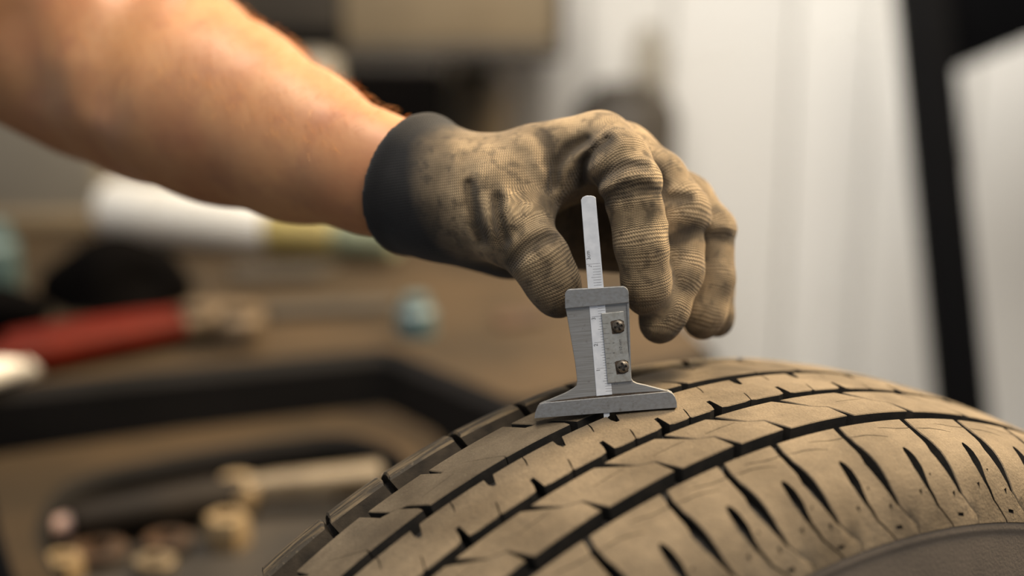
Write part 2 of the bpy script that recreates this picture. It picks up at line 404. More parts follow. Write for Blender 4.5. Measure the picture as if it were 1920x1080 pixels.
# rib D (between the centre rib and the near shoulder)
DL = [(.85, 18.9), (-1.07, 29), (-2.22, 31.9), (-2.45, 40.3)]; DR = [(0, 19.1), (-1.27, 29.0), (-2.38, 31.3), (-3.12, 40.8)]
for i in range(len(SD)):
    p = SD[i]; q = SD[(i+1) % len(SD)]; q -= 360 if q > p else 0
    out = [(p+a, b) for a, b in DR]+[(q+a, b) for a, b in DL[::-1]]
    cu = [slit([(q+2.3, 27.9), (q+.9, 27.5), (q-.4, 27.2)], .35)] if i % 2 == 0 or q > 8 else []
    emit('tread_block', (p+q)/2, out, cu, TM)
# rib B (far side of the centre rib): wide and narrow sipes by turns
BI = ([(.7, -40.9), (0, -30.4), (-1.2, -27.8), (-2.0, -19.6), (-2.05, -17.0)], [(0, -40.2), (-.8, -29.6), (-1.8, -26.5), (-2.6, -18.6), (-2.72, -17.0)])
BII = ([(.62, -40.5), (-.17, -31.9), (-1.62, -30.35), (-3.68, -18.2), (-3.72, -16.9)], [(0, -39.8), (-.38, -31.6), (-1.78, -30.2), (-3.85, -18.2), (-3.9, -16.9)])
for i in range(len(SB)):
    p = SB[i]; q = SB[(i+1) % len(SB)]; q -= 360 if q > p else 0
    A_ = BI if i % 2 == 0 else BII; B_ = BI if (i+1) % 2 == 0 else BII
    out = [(p+a, b) for a, b in A_[1]]+[(q+a, b) for a, b in B_[0][::-1]]
    cu = [slit([(q+2.2, -24.6), (q-.6, -26.2)], .3)] if i % 2 == 0 else []
    emit('tread_block', (p+q)/2, out, cu, TM)
# rib A (far shoulder)
AG = [(-.62, -54.5), (-.75, -57), (-.95, -60), (-1.25, -68), (-1.3, -78), (-1.0, -85.9)]
for i in range(len(SA)):
    p = SA[i]; q = SA[(i+1) % len(SA)]; q -= 360 if q > p else 0
    out = [(p+a-.42, b) for a, b in AG]+[(q+a+.38, b) for a, b in AG[::-1]]
    m = (p+q)/2; cu = [slit([(m+1.4, -59), (m+.0, -59.4), (m-1.5, -60.4)], .35), slit([(m+.4, -63.5), (m-1.9, -64.6)], .3)]
    emit('shoulder_block', m, out, cu, TS, batter=7.5, chamf=.8)
# centre rib: one continuous ring, notched on both edges
rib = ([], [], [], [])
for i in range(len(SCn)):
    p = SCn[i]; q = SCn[(i+1) % len(SCn)]; q -= 360 if q > p else 0
    s0, s1 = p+.62+.5, q+.62+.5; w = p-q; f = .1*w
    out = [(s0, -10.1), (s0, 13.4), (s1, 13.4), (s1, -10.1)]
    cu = []
    if True:
        cu = [[(p-.12, 5.4), (p+.22, 5.6), (p+.42, 10), (p+.78, 14.5), (p+.02, 14.5)],
              slit([(p-.5*w, 5.9), (p-.5*w+.2, 9), (p-.5*w+.62, 14.4)], .62)]
        fb = q+1.35+.3*(1 if w < 5 else .6); ft = p-.2*w
        cu += [[(fb-.35, -11), (fb+.45, -11), (fb+.62, -6), (fb+.55, -3.0), (fb+.28, -3.0)], slit([(ft-.05, -11), (ft+.12, -7), (ft+.42, -2.9)], .6)]
    V, F, mi, sa = block('rib', out, cu if shown(p) else [], TM, ends=(s0, s1), raw=True, grid=4 if shown(p) else None); b = sum(len(v) for v in rib[0])
    rib[0].append(V); rib[1].extend([tuple(k+b for k in ff) for ff in F]); rib[2].extend(mi); rib[3].append(sa)
finish('centre_rib', np.concatenate(rib[0]), rib[1], rib[2], np.concatenate(rib[3]), TM, tyre)
# near shoulder, long curved grooves and short ones between
EG = [(0, 48.2, .62), (.33, 53.7, .58), (.5, 59.5, .66), (.52, 65, .85), (.66, 69, 1.1), (.64, 74, .92), (.52, 78, .6), (.25, 81.3, .34), (-.4, 83.4, .22), (-1.15, 84.8, .16), (-1.2, 85.9, .12)]
ES = [(-.03, 65.4, .16), (0, 67, .5), (.05, 70, .7), (.14, 74, .8), (.16, 77, .55), (.08, 79.3, .34), (-.4, 82.8, .2), (-1.6, 85.6, .14), (-1.75, 87, .14)]
EDD = []
for i in range(len(SE)):
    p = SE[i]; q = SE[(i+1) % len(SE)]; q -= 360 if q > p else 0
    out = [(p+a-w/2, b) for a, b, w in EG]+[(q+a+w/2, b) for a, b, w in EG[::-1]]
    m = p-.49*(p-q)
    cu = [[(m+a+w/2, b) for a, b, w in ES]+[(m+a-w/2, b) for a, b, w in ES[::-1]]]
    cu.append(slit([(q+.3, 54.8), (q+1.0, 55.0), (q+1.9, 54.6), (q+2.6, 53.3), (q+3.3, 52.6)], .42))
    cu.append(slit([(p-.0, 55.4), (p-.6, 55.9), (p-1.3, 56.0), (p-2.1, 57.2), (p-2.9, 58.9)], .42))
    tri = lambda a, b, s: [(a-.12*s, b-.5*s), (a+.16*s, b-.2*s), (a-.02*s, b+.75*s)]
    cu.append(tri(m+.9, 79.9, 1.15)); cu.append(tri(q+.95, 81.2, 1.1)); cu.append(tri(m-.62, 76.4, .8))
    cu.append([(q+.35, 84.25), (q+.95, 84.1), (q+.95, 84.6), (q+.35, 84.75)])
    emit('shoulder_block', (p+q)/2, out, cu, TM, grid=3.2)
for (nm, far_), d in rest.items():
    o = finish(nm+'s', np.concatenate(d[0]), d[1], d[2], np.concatenate(d[3]), d[4], tyre); tag(o, kind='stuff')
# carcass: groove floor and both sidewalls
aa = np.concatenate([np.linspace(-85.9, -50, 15), np.linspace(-46, 46, 14), np.linspace(50, 85.9, 15)])
na, nr = pnorm(aa); fr_ = np.stack([prof(aa)-nr*depth(aa), aa-na*depth(aa)], 1)
side = [(286.7, 85.75), (286.0, 86.0), (285.2, 86.3), (284.2, 86.5), (283.4, 86.3), (282.6, 86.45), (280, 87.2), (270, 89.8), (258, 92.4), (245, 93.2), (232, 92), (220, 89), (210, 85.5), (206, 83.5), (203, 78)]
pr = [(r, -a) for r, a in side[::-1]]+[tuple(q) for q in fr_]+side+[(210, 72), (230, 80), (262, 80), (292, 62), (300, 30), (300, -30), (292, -62), (262, -80), (230, -80), (210, -72)]
V, F = lathe([(r/1000, z/1000) for r, z in pr], 288, closed=True)
ns = len(side); npf = len(pr); mi = []
for i in range(288):
    for k in range(npf): mi.append(1 if ns-1 <= k < ns+len(fr_)-1 else 0)
mesh_obj('carcass', V, [f[::-1] for f in F], [M['sidewall'], M['groove']], tyre, True, 30, mi)

# ------------------------------------------------------------ depth gauge
Pl = CP(1003, 783, .5425); Pr = CP(1268, 763, .5390)
gx = unit(Pr-Pl); nrm = camdir(-.12*np.array([1, 0, 0])+np.array([0, -.04, .99])); gy = unit(nrm-gx*(nrm@gx)); gz = np.cross(gx, gy)
if (np.array([0, 0, CAM_Z])-Pl)@gz < 0: gz = -gz
GO = (Pl+Pr)/2
def GL(x, y):
    """point of the photograph on the gauge's front plane, in gauge millimetres"""
    d = camdir(((x-960)/FPX, 1, (540-y)/FPX)); o = np.array([0, 0, CAM_Z]); t = ((GO-o)@gz)/(d@gz); P = o+d*t-GO
    return np.array([P@gx, P@gy])*1000
gauge = empty('depth_gauge', frame(GO, gx, gy, gz)); tag(gauge, 'small steel tread depth gauge held upright on the tyre by the gloved hand', 'gauge')
mm = lambda v: (v[0]/1000, v[1]/1000, v[2]/1000)
def gp(name, pts, z0, z1, mat, parent=gauge, bev=.12, cuts=(), local=False):
    q = [p if local else GL(*p) for p in pts]
    return prism(name, ccw(q), z0, z1, mat, parent, cuts=cuts, bev=bev, to3=mm)
def arcpts(c, r, a0, a1, n=5): return [(c[0]+r*math.cos(math.radians(a0+(a1-a0)*i/n)), c[1]-r*math.sin(math.radians(a0+(a1-a0)*i/n))) for i in range(n+1)]
body_o = gp('body', [(1061, 577), (1178, 566), (1180, 640), (1183.5, 711), (1187, 716), (1194, 719.5), (1210, 723), (1258, 735.5), (1258, 745), (1012, 762), (1012, 758), (1060, 738), (1076, 729), (1081.5, 724), (1083, 714), (1079, 680), (1070, 628)], -2.6, 0, M['steel'], bev=.15)
gp('flange', [(1175.5, 567), (1179, 567), (1183.5, 711), (1181.6, 712)], -1, .75, M['bar_steel'], bev=.08)
cap = gp('cap', arcpts((1070, 553), 10, 90, 180)[::-1][::-1]+[(1060.5, 577.5), (1178.5, 566)]+arcpts((1166.5, 549), 11.5, 0, 84), -4.5, 1.3, M['bar_steel'], bev=.14)
bar = gp('base_bar', [(1003, 783), (1004, 774), (1008, 764), (1013, 758.5), (1021, 755), (1253, 734), (1260, 737.5), (1265, 744), (1268, 753), (1268.5, 763)], -5.5, 1.5, M['bar_steel'], bev=.1)
# groove of rust along the foot and under the cap
gp('rust_line', [(1022, 756), (1256, 735), (1250, 732.5), (1200, 735), (1150, 738.5), (1100, 743.5), (1060, 748.5), (1034, 752)], -.2, .06, M['rust'], bev=0)
bl_t = [(1090, 375), (1093, 370), (1099, 367.5), (1108, 367.3), (1113.5, 368.5), (1116.5, 371), (1132, 545), (1147.3, 739), (1118.8, 742), (1103, 545)]
blade = gp('blade', bl_t, -1.2, .28, M['satin'], bev=.1)
gp('probe_tip', [(1131.8, 765), (1142.5, 764), (1142.5, 779), (1139, 782), (1132.5, 783)], -1.2, .9, M['satin'], blade, bev=.1)
vern_pts = [(1128.2, 588.2), (1168.8, 583.8), (1176.5, 650), (1184, 713.2), (1140.2, 717.3)]
vern = gp('vernier_plate', vern_pts, .25, 1.05, M['vernier'], bev=.12)
def zpt(zx, zy, sc, x0, y0): return (x0+zx/sc, y0+zy/sc)
def ticks(name, segs, z, parent, w=.1):
    V = []; F = []
    for (a, b) in segs:
        A = GL(*a); B = GL(*b); d = unit(B-A); k = np.array([-d[1], d[0]])*w/2; n = len(V)
        for zz in (z, z+.015):
            V += [(*(A+k), zz), (*(B+k), zz), (*(B-k), zz), (*(A-k), zz)]
        F += [(n+7, n+6, n+5, n+4)]+[(n+i, n+(i+1) % 4, n+4+(i+1) % 4, n+4+i) for i in range(4)]
    return mesh_obj(name, [mm(v) for v in V], F, M['ink'], parent)
def lerp(a, b, t): return (a[0]+(b[0]-a[0])*t, a[1]+(b[1]-a[1])*t)
segs = []
# lower scale: the numbered ticks 3, 2, 1 lie 10 mm apart
t3L, t3R = zpt(371, 400, 5.4, 1040, 520), zpt(517, 388, 5.4, 1040, 520)
t1L, t1R = zpt(420, 924, 5.4, 1040, 520), zpt(567, 912, 5.4, 1040, 520)
for k in range(-4, 31):
    L = lerp(t3L, t1L, k/20); Rr = lerp(t3R, t1R, k/20)
    if L[1] < 572.5 or L[1] > 738: continue
    s = .04 if k % 10 == 0 else (.38 if k % 5 == 0 else .5)
    segs.append((lerp(L, Rr, s), lerp(L, Rr, .985)))
u0L, u0R = zpt(198, 750, 5.14, 1060, 350), zpt(340, 738, 5.14, 1060, 350)
for k in range(0, 10):
    d = (k*.36, k*5.05); L = (u0L[0]+d[0], u0L[1]+d[1]); Rr = (u0R[0]+d[0], u0R[1]+d[1])
    if L[1] > 537: continue
    s = .04 if k == 0 else (.3 if k % 5 == 0 else .44)
    segs.append((lerp(L, Rr, s), lerp(L, Rr, .97)))
ticks('graduation_marks', segs, .285, blade)
segs = []
vT, vB = zpt(487, 468, 5.4, 1040, 520), zpt(537, 970, 5.4, 1040, 520)
for k in range(11):
    a = lerp(vT, vB, k/10); ln = 10.5 if k % 2 == 0 else 6.5; segs.append((a, (a[0]+ln, a[1]-ln*.07)))
ticks('graduation_marks', segs, 1.055, vern)
def text(name, s, px, size, z, parent, shear=0.):
    cu = bpy.data.curves.new('t', 'FONT'); cu.body = s; cu.size = size/1000; cu.align_x = 'CENTER'; cu.align_y = 'CENTER'; cu.extrude = .00001; cu.shear = shear
    cu.resolution_u = 3
    o = bpy.data.objects.new('t', cu); COL.objects.link(o); bpy.context.view_layer.update()
    me = bpy.data.meshes.new_from_object(o.evaluated_get(bpy.context.evaluated_depsgraph_get())); bpy.data.objects.remove(o)
    me.materials.clear(); me.materials.append(M['ink'])
    b = bpy.data.objects.new(name, me); COL.objects.link(b); b.parent = parent; p = GL(*px)
    b.matrix_local = Matrix.Translation((p[0]/1000, p[1]/1000, z/1000)) @ Matrix.Rotation(math.radians(90+2.5), 4, 'Z'); return b
for s, zp in (('3', (396, 418)), ('2', (419, 685)), ('1', (443, 940))): text('number_'+{'3': 'three', '2': 'two', '1': 'one'}[s], s, zpt(*zp, 5.4, 1040, 520), 2.1, .29, blade)
text('centimetre_lettering', '3cm', zpt(222, 662, 5.14, 1060, 350), 2.1, .29, blade)
text('number_two', '2', zpt(240, 770, 5.14, 1060, 350), 1.5, .29, blade, .4)
text('fraction_lettering', '1/10 mm', zpt(668, 700, 5.4, 1040, 520), 1.55, 1.06, vern, .15)
for s, zp in (('6', (595, 661)), ('4', (600, 763)), ('2', (608, 865)), ('8', (590, 560))):
    text('number_'+{'6': 'six', '4': 'four', '2': 'two', '8': 'eight'}[s], s, zpt(*zp, 5.4, 1040, 520), 1.15, 1.06, vern)
for sx, sy in ((1159.5, 611.5), (1167.5, 687)):
    c = GL(sx, sy)
    gp('rust_patch', [c+np.array(v) for v in ((-2.9, 1.9), (-2.2, 2.3), (.8, 2.6), (2.2, 1.8), (2.0, -2.0), (.4, -2.7), (-2.5, -2.8), (-2.7, -.6))], 1.0, 1.07, M['rust'], vern, bev=0, local=True)
    V = []; F = []; nr_, nt = 13, 56; rot = random.uniform(.1, .5)
    for i in range(nr_+1):
        r = 2.35*i/nr_
        for j in range(nt):
            a = 2*math.pi*j/nt; z = 1.06+.25+1.15*math.sqrt(max(0, 1-(r/2.45)**2)); cx = r*math.cos(a-rot); cy = r*math.sin(a-rot)
            if (abs(cx) < .36 and abs(cy) < 1.45) or (abs(cy) < .36 and abs(cx) < 1.45): z -= 1.1
            V.append(mm((c[0]+r*math.cos(a), c[1]+r*math.sin(a), z)))
    for j in range(nt): V.append(mm((c[0]+2.38*math.cos(2*math.pi*j/nt), c[1]+2.38*math.sin(2*math.pi*j/nt), 1.0)))
    for i in range(nr_+1):
        for j in range(nt): F.append((i*nt+j, (i+1)*nt+j, (i+1)*nt+(j+1) % nt, i*nt+(j+1) % nt))
    mesh_obj('screw', V, F, M['screw'], vern, True, 45)

# ------------------------------------------------------------ signed-distance modelling for hand and arm
def surface_nets(D, org, h):
    nx, ny, nz = D.shape; S = D < 0
    c = np.zeros((nx-1, ny-1, nz-1), np.int8)
    for i in (0, 1):
        for j in (0, 1):
            for k in (0, 1): c += S[i:nx-1+i, j:ny-1+j, k:nz-1+k]
    act = (c > 0) & (c < 8); ids = -np.ones(act.shape, np.int64); I = np.argwhere(act); ids[act] = np.arange(len(I))
    acc = np.zeros((len(I), 3)); cnt = np.zeros(len(I))
    cor = [(i, j, k) for i in (0, 1) for j in (0, 1) for k in (0, 1)]
    for a in cor:
        for ax in range(3):
            if a[ax]: continue
            b = list(a); b[ax] = 1
            d0 = D[I[:, 0]+a[0], I[:, 1]+a[1], I[:, 2]+a[2]]; d1 = D[I[:, 0]+b[0], I[:, 1]+b[1], I[:, 2]+b[2]]
            m = (d0 < 0) != (d1 < 0); t = np.where(m, d0/np.where(m, d0-d1, 1), 0)
            p = np.tile(np.array(a, float), (len(I), 1)); p[:, ax] += t; acc[m] += p[m]; cnt[m] += 1
    V = org+(I+acc/np.maximum(cnt, 1)[:, None])*h; F = []
    for ax in range(3):
        u, v = (ax+1) % 3, (ax+2) % 3
        sl0 = [slice(None)]*3; sl1 = [slice(None)]*3; sl0[ax] = slice(0, -1); sl1[ax] = slice(1, None)
        A, B = S[tuple(sl0)], S[tuple(sl1)]; E = np.argwhere(A != B)
        E = E[(E[:, u] > 0) & (E[:, v] > 0) & (E[:, u] < D.shape[u]-1) & (E[:, v] < D.shape[v]-1)]
        def g(du, dv):
            q = E.copy(); q[:, u] -= du; q[:, v] -= dv; return ids[q[:, 0], q[:, 1], q[:, 2]]
        Q = np.stack([g(1, 1), g(0, 1), g(0, 0), g(1, 0)], 1); fl = ~A[E[:, 0], E[:, 1], E[:, 2]]
        Q[fl] = Q[fl][:, ::-1]; F.append(Q)
    return V, np.concatenate(F)
def cone(P, a, b, ra, rb):
    ab = b-a; t = np.clip(((P-a)@ab)/(ab@ab), 0, 1); return np.linalg.norm(P-a-t[..., None]*ab, axis=-1)-(ra+(rb-ra)*t)
def smin(a, b, k):
    h = np.clip(.5+.5*(b-a)/k, 0, 1); return b+(a-b)*h-k*h*(1-h)
def grid_pts(lo, hi, h):
    ax = [np.arange(lo[i], hi[i]+h, h, dtype=np.float32) for i in range(3)]
    return np.stack(np.meshgrid(*ax, indexing='ij'), -1), np.array(lo)
def chain_sdf(P, ch, k):
    d = None
    for (a, ra), (b, rb) in zip(ch[:-1], ch[1:]):
        e = cone(P, a, b, ra, rb); d = e if d is None else smin(d, e, k)
    return d
def chn(*pts): return [(CP(x, y, d).astype(np.float32), r/1000) for x, y, d, r in pts]
FING = {
    'thumb': chn((930, 392, .574, 17), (962, 428, .5625, 14.2), (1012, 486, .5555, 11.4), (1036, 530, .5565, 10.4), (1047, 553, .5585, 9.3)),
    'index': chn((1125, 268, .577, 11.2), (1160, 300, .562, 12.0), (1187, 352, .553, 11.8), (1203, 460, .5525, 10.1), (1212, 530, .5565, 9.3), (1213, 553, .5585, 8.6)),
    'middle': chn((1172, 290, .590, 11.2), (1235, 335, .580, 11.0), (1279, 395, .573, 10.8), (1271, 510, .568, 9.9), (1246, 580, .565, 9.3), (1237, 606, .565, 8.3)),
    'ring': chn((1215, 325, .606, 10.4), (1290, 375, .598, 10.2), (1334, 432, .592, 9.8), (1334, 525, .588, 9.3), (1321, 585, .586, 8.6), (1317, 602, .587, 7.7)),
    'little': chn((1235, 360, .622, 9.6), (1300, 410, .616, 9.0), (1335, 470, .611, 8.4), (1340, 540, .607, 7.9), (1343, 592, .605, 7.2), (1344, 603, .605, 6.6)),
}
PALM = [chn((800, 345, .592, 23), (870, 364, .586, 21.5)), chn((870, 345, .578, 15), (1000, 298, .578, 12.5), (1125, 268, .578, 11)), chn((870, 352, .588, 18), (1172, 290, .590, 11)),
        chn((870, 368, .598, 19), (1215, 325, .606, 10.5)), chn((870, 380, .606, 19), (1235, 360, .622, 10)), chn((785, 345, .595, 23.5), (700, 326, .606, 24.5), (620, 298, .622, 26.5)),
        chn((830, 382, .597, 21), (955, 432, .602, 20)), chn((850, 385, .583, 21), (930, 398, .571, 18)), chn((935, 368, .568, 15), (1062, 298, .574, 10.5)), chn((930, 405, .606, 20), (1165, 425, .624, 20))]
WR = [  # glove folds: (path in photo pixels with depth, width mm, height mm: minus is a valley)
    ([(880, 345, .56), (884, 375, .555), (893, 415, .553), (903, 450, .553)], 1.9, -2.4), ([(898, 330, .56), (907, 370, .553), (916, 410, .55), (925, 440, .55)], 2.0, 1.3),
    ([(932, 372, .552), (932, 395, .549), (938, 425, .547), (948, 455, .547)], 1.7, -2.2), ([(945, 352, .553), (952, 392, .548), (964, 418, .546)], 2.0, 1.2),
    ([(1036, 345, .56), (1042, 310, .562), (1062, 282, .563), (1100, 262, .564)], 2.2, -2.8), ([(1050, 365, .556), (1060, 322, .556), (1085, 290, .556), (1120, 268, .556)], 2.0, 1.7),
    ([(1088, 342, .553), (1094, 305, .553), (1112, 280, .556), (1140, 262, .56)], 1.7, -2.4), ([(1104, 322, .545), (1128, 300, .545), (1150, 285, .547), (1170, 268, .55)], 2.0, 1.6),
    ([(1118, 342, .543), (1145, 322, .541), (1180, 310, .542), (1208, 312, .546)], 1.5, -1.6), ([(1128, 356, .541), (1160, 338, .54), (1190, 328, .54), (1222, 334, .545)], 1.6, 1.4),
    ([(1135, 374, .541), (1170, 354, .54), (1200, 350, .54), (1232, 360, .545)], 1.5, -1.1), ([(1150, 392, .541), (1190, 374, .54), (1230, 384, .545)], 1.8, .6),
    ([(956, 462, .545), (975, 446, .543), (1000, 430, .543), (1020, 424, .545)], 1.8, 1.4), ([(962, 492, .545), (980, 468, .543), (1010, 452, .543), (1035, 448, .545)], 1.6, -1.3),
    ([(968, 508, .545), (1000, 490, .543), (1040, 472, .544)], 1.7, .7), ([(985, 425, .548), (990, 398, .55), (1005, 378, .552)], 1.8, .8),
    ([(1228, 345, .565), (1250, 372, .563), (1290, 372, .565)], 1.9, -1.7), ([(1250, 420, .562), (1285, 405, .562), (1322, 412, .565)], 1.9, .9), ([(1262, 450, .56), (1300, 432, .561), (1325, 440, .565)], 2.2, -.7),
    ([(1322, 440, .581), (1350, 440, .582), (1378, 450, .585)], 2.6, -.7), ([(1318, 405, .582), (1340, 425, .582), (1372, 430, .585)], 1.8, .9),
    ([(1000, 300, .562), (1022, 330, .562), (1036, 370, .558), (1046, 402, .556)], 2.0, .9), ([(1205, 300, .565), (1225, 322, .565), (1242, 345, .568)], 1.9, -1.5),
    ([(1015, 250, .565), (1030, 275, .562), (1035, 305, .562)], 2.4, -1.0), ([(955, 262, .565), (985, 272, .562), (1010, 292, .562)], 2.6, .7), ([(845, 275, .57), (852, 320, .56), (860, 370, .558)], 2.6, .6)]
def fold_dist(Q, pts, tol=.016):
    """distance in metres, across the surface, from points to a drawn fold"""
    q = Q-np.array([0, 0, CAM_Z], np.float32); x = q[:, 0]; y = q[:, 1]*cs_-q[:, 2]*sn_; z = q[:, 1]*sn_+q[:, 2]*cs_
    u = np.stack([960+FPX*x/y, 540-FPX*z/y], 1); dm = np.full(len(Q), 1e3)
    for (x0, y0, d0), (x1, y1, d1) in zip(pts[:-1], pts[1:]):
        a = np.array([x0, y0]); e = np.array([x1-x0, y1-y0]); t = np.clip((u-a)@e/(e@e), 0, 1); dm = np.minimum(dm, np.linalg.norm(u-a-t[:, None]*e, axis=1))
    dep = np.mean([p[2] for p in pts]); return dm*dep/FPX+np.maximum(np.abs(y-dep)-tol, 0)*1.5
CUT_A, CUT_B = CP(778, 342, .599), CP(922, 394, .575)   # cuff mouth plane
cn = unit(CUT_A-CUT_B).astype(np.float32)
def glove_sdf(P):
    palm = None
    for c in PALM:
        e = chain_sdf(P, c, .004); palm = e if palm is None else smin(palm, e, .011)
    out = None
    for k, c in FING.items():
        e = smin(palm, chain_sdf(P, c, .004), .009 if k != 'thumb' else .010); out = e if out is None else smin(out, e, .0012)
    # cuff: slight flare and rolled hem
    ax = (P-CUT_A.astype(np.float32))@(-cn); out = out-.0022*np.exp(-((ax-.002)/.0045)**2)-.0012*np.exp(-((ax-.0)/.018)**2)+.0007*np.exp(-((ax-.030)/.012)**2)
    band = np.abs(out) < .006; Q = P[band]; dd = out[band]
    for pts, w, hgt in WR:
        d2 = fold_dist(Q, pts); dd = dd-hgt/1000*np.exp(-(d2/(w/1000))**2)
    out[band] = dd
    return np.maximum(out, (P-CUT_A.astype(np.float32))@cn)
allp = np.array([p for c in list(FING.values())+PALM for p, r in c])
h = .0013; P, org = grid_pts(allp.min(0)-.032, allp.max(0)+.032, h)
D = glove_sdf(P.reshape(-1, 3).astype(np.float32)).reshape(P.shape[:3]); GV, GF = surface_nets(D, org, h); del P, D
def relax(V, F, it, lam=.5):
    E = np.concatenate([F[:, [0, 1]], F[:, [1, 2]], F[:, [2, 3]], F[:, [3, 0]]]); E = np.concatenate([E, E[:, ::-1]])
    n = np.bincount(E[:, 0], minlength=len(V)).astype(float)
    for _ in range(it):
        A = np.stack([np.bincount(E[:, 0], V[E[:, 1], k], len(V)) for k in range(3)], 1)/np.maximum(n, 1)[:, None]; V = V+(A-V)*lam
    return V
GV = relax(GV, GF, 3, .4)
def knit_coords(V):
    view = camdir((0, 1, 0)); U = np.zeros((len(V), 3)); Wt = np.zeros(len(V))
    hd_ = unit(CP(1125, 285, .578)-CP(700, 335, .602)); o_ = CP(700, 335, .602)
    pd = None
    for c in PALM:
        e = chain_sdf(V.astype(np.float32), c, .004); pd = e if pd is None else np.minimum(pd, e)
    w = np.exp(-np.maximum(pd, 0)/.0022); side_ = unit(np.cross(hd_, view))
    U[:, 0] += w*((V-o_)@hd_); U[:, 1] += w*((V-o_)@side_); Wt += w
    for nm, c in FING.items():
        d = chain_sdf(V.astype(np.float32), c[1:], .004); w = np.exp(-np.abs(d)/.0010)*1.5
        acc = 0.; uu = np.zeros(len(V)); vv = np.zeros(len(V)); ww = np.zeros(len(V))
        for (a, ra), (b, rb) in zip(c[:-1], c[1:]):
            ab = (b-a).astype(float); L = np.linalg.norm(ab); t = np.clip((V-a)@ab/(L*L), -.15, 1.15); q = V-a-t[:, None]*ab; d1 = np.linalg.norm(q, axis=1)
            z = ab/L; x = unit(np.cross(z, view)); y = np.cross(z, x); y = y if y@view > 0 else -y
            k = np.exp(-d1/.0022); uu += k*(acc+t*L); vv += k*np.arctan2(q@x, -(q@y))*(ra+rb)/2; ww += k; acc += L
        off_ = (np.array(c[1][0], float)-o_)@hd_-np.linalg.norm(c[1][0]-c[0][0])
        U[:, 0] += w*(uu/np.maximum(ww, 1e-30)+off_); U[:, 1] += w*vv/np.maximum(ww, 1e-30); Wt += w
    return U/np.maximum(Wt, 1e-30)[:, None]
def glove_mat():
    t = NT('knitted_work_glove'); at = t.attr('knit').outputs['Vector']; co = t.coord(); sep = t.n('ShaderNodeSeparateXYZ', i_0=at)
    u, v = sep.outputs[0], sep.outputs[1]
    wob = t.math('MULTIPLY', t.math('SUBTRACT', t.noise(90, 2, co), .5), .0012)
    zig = t.math('MULTIPLY', t.math('PINGPONG', v, .00055), .5)
    uu = t.math('ADD', t.math('ADD', u, wob), zig)
    row = t.math('SINE', t.math('MULTIPLY', uu, 2*math.pi/.00088)); colm = t.math('SINE', t.math('MULTIPLY', v, 2*math.pi/.0011))
    hgt = t.math('ADD', t.math('MULTIPLY', row, .8), t.math('MULTIPLY', colm, .25))
    dirt_shade = t.attr('dirt_shade').outputs['Fac']; cuff = t.attr('cuff').outputs['Fac']
    n1 = t.ramp(t.noise(75, 4, co), .36, .62); n2 = t.ramp(t.noise(190, 4, co), .52, .66); n3 = t.ramp(t.noise(28, 3, co), .42, .6)
    c = t.mix(n1, lin(184, 160, 126), lin(140, 121, 94)); c = t.mix(t.math('MULTIPLY', n3, .45), c, lin(84, 72, 58)); c = t.mix(t.math('MULTIPLY', n2, .55), c, lin(62, 55, 47))
    c = t.mix(t.math('MULTIPLY', t.ramp(t.math('ADD', dirt_shade, t.math('MULTIPLY', t.math('SUBTRACT', t.noise(120, 3, co), .5), .9)), .25, .75), .72), c, lin(50, 43, 36))
    rowd = t.ramp(row, -1, .3); c = t.mix(rowd, t.mix(.30, c, lin(44, 38, 31)), c)
    c2 = t.mix(n3, lin(42, 42, 43), lin(32, 32, 34)); c = t.mix(cuff, c, c2)
    t.set(Base_Color=c, Roughness=.88, Normal=t.bump(hgt, .6, .0004)); t.b.inputs['Specular IOR Level'].default_value = .25
    t.b.inputs['Sheen Weight'].default_value = .12; t.b.inputs['Sheen Roughness'].default_value = .5
    return t.m
def skin_mat():
    t = NT('tanned_skin'); co = t.coord(); n1 = t.ramp(t.noise(24, 4, co), .35, .65); n2 = t.ramp(t.noise(70, 3, co), .5, .7)
    c = t.mix(n1, lin(200, 148, 104), lin(184, 128, 90)); c = t.mix(t.math('MULTIPLY', n2, .3), c, lin(156, 104, 84))
    t.set(Base_Color=c, Roughness=.48, Normal=t.bump(t.noise(500, 3, co), .15, .0006)); t.b.inputs['Subsurface Weight'].default_value = .12
    t.b.inputs['Subsurface Radius'].default_value = (.012, .004, .002); t.b.inputs['Subsurface Scale'].default_value = .4; return t.m
M['glove'] = glove_mat(); M['skin'] = skin_mat()
# arm
ARM = chn((815, 352, .592, 16), (755, 340, .599, 21), (690, 322, .608, 24.5), (560, 272, .635, 33), (430, 212, .665, 41.5), (300, 148, .70, 50), (190, 95, .725, 54), (95, 38, .735, 57), (-10, -62, .715, 54), (-120, -230, .685, 52), (-220, -420, .665, 54))
h = .0035; pts = np.array([p for p, r in ARM]); P, org = grid_pts(pts.min(0)-.075, pts.max(0)+.075, h)
Pf = P.reshape(-1, 3).astype(np.float32); Da = chain_sdf(Pf, ARM, .012)
fa = chn((330, 200, .66, 30), (480, 235, .645, 22)); Da = smin(Da, chain_sdf(Pf, fa, .01), .02)
for pts_, w_, h_ in (([(262, -40, .655), (232, 30, .66), (205, 100, .665), (188, 190, .67)], .011, .0055), ([(30, 40, .67), (60, 100, .67), (70, 160, .675)], .012, .004), ([(120, 120, .68), (130, 170, .68), (150, 210, .68)], .012, -.003)):
    Da = Da+h_*np.exp(-(fold_dist(Pf, pts_, .03)/w_)**2)
AV, AF = surface_nets(Da.reshape(P.shape[:3]), org, h); AV = relax(AV, AF, 6, .5); del P, Pf, Da
person = mesh_obj('person', AV-AV.mean(0), AF, M['skin'], None, True); person.location = AV.mean(0)
tag(person, 'bare left forearm of a person in a grey work glove reaching down to the gauge', 'person')
off = AV.mean(0)
gl = mesh_obj('glove', GV-off, GF, M['glove'], person, True); tag(gl, 'dirty grey brown knitted work glove pinching the gauge')
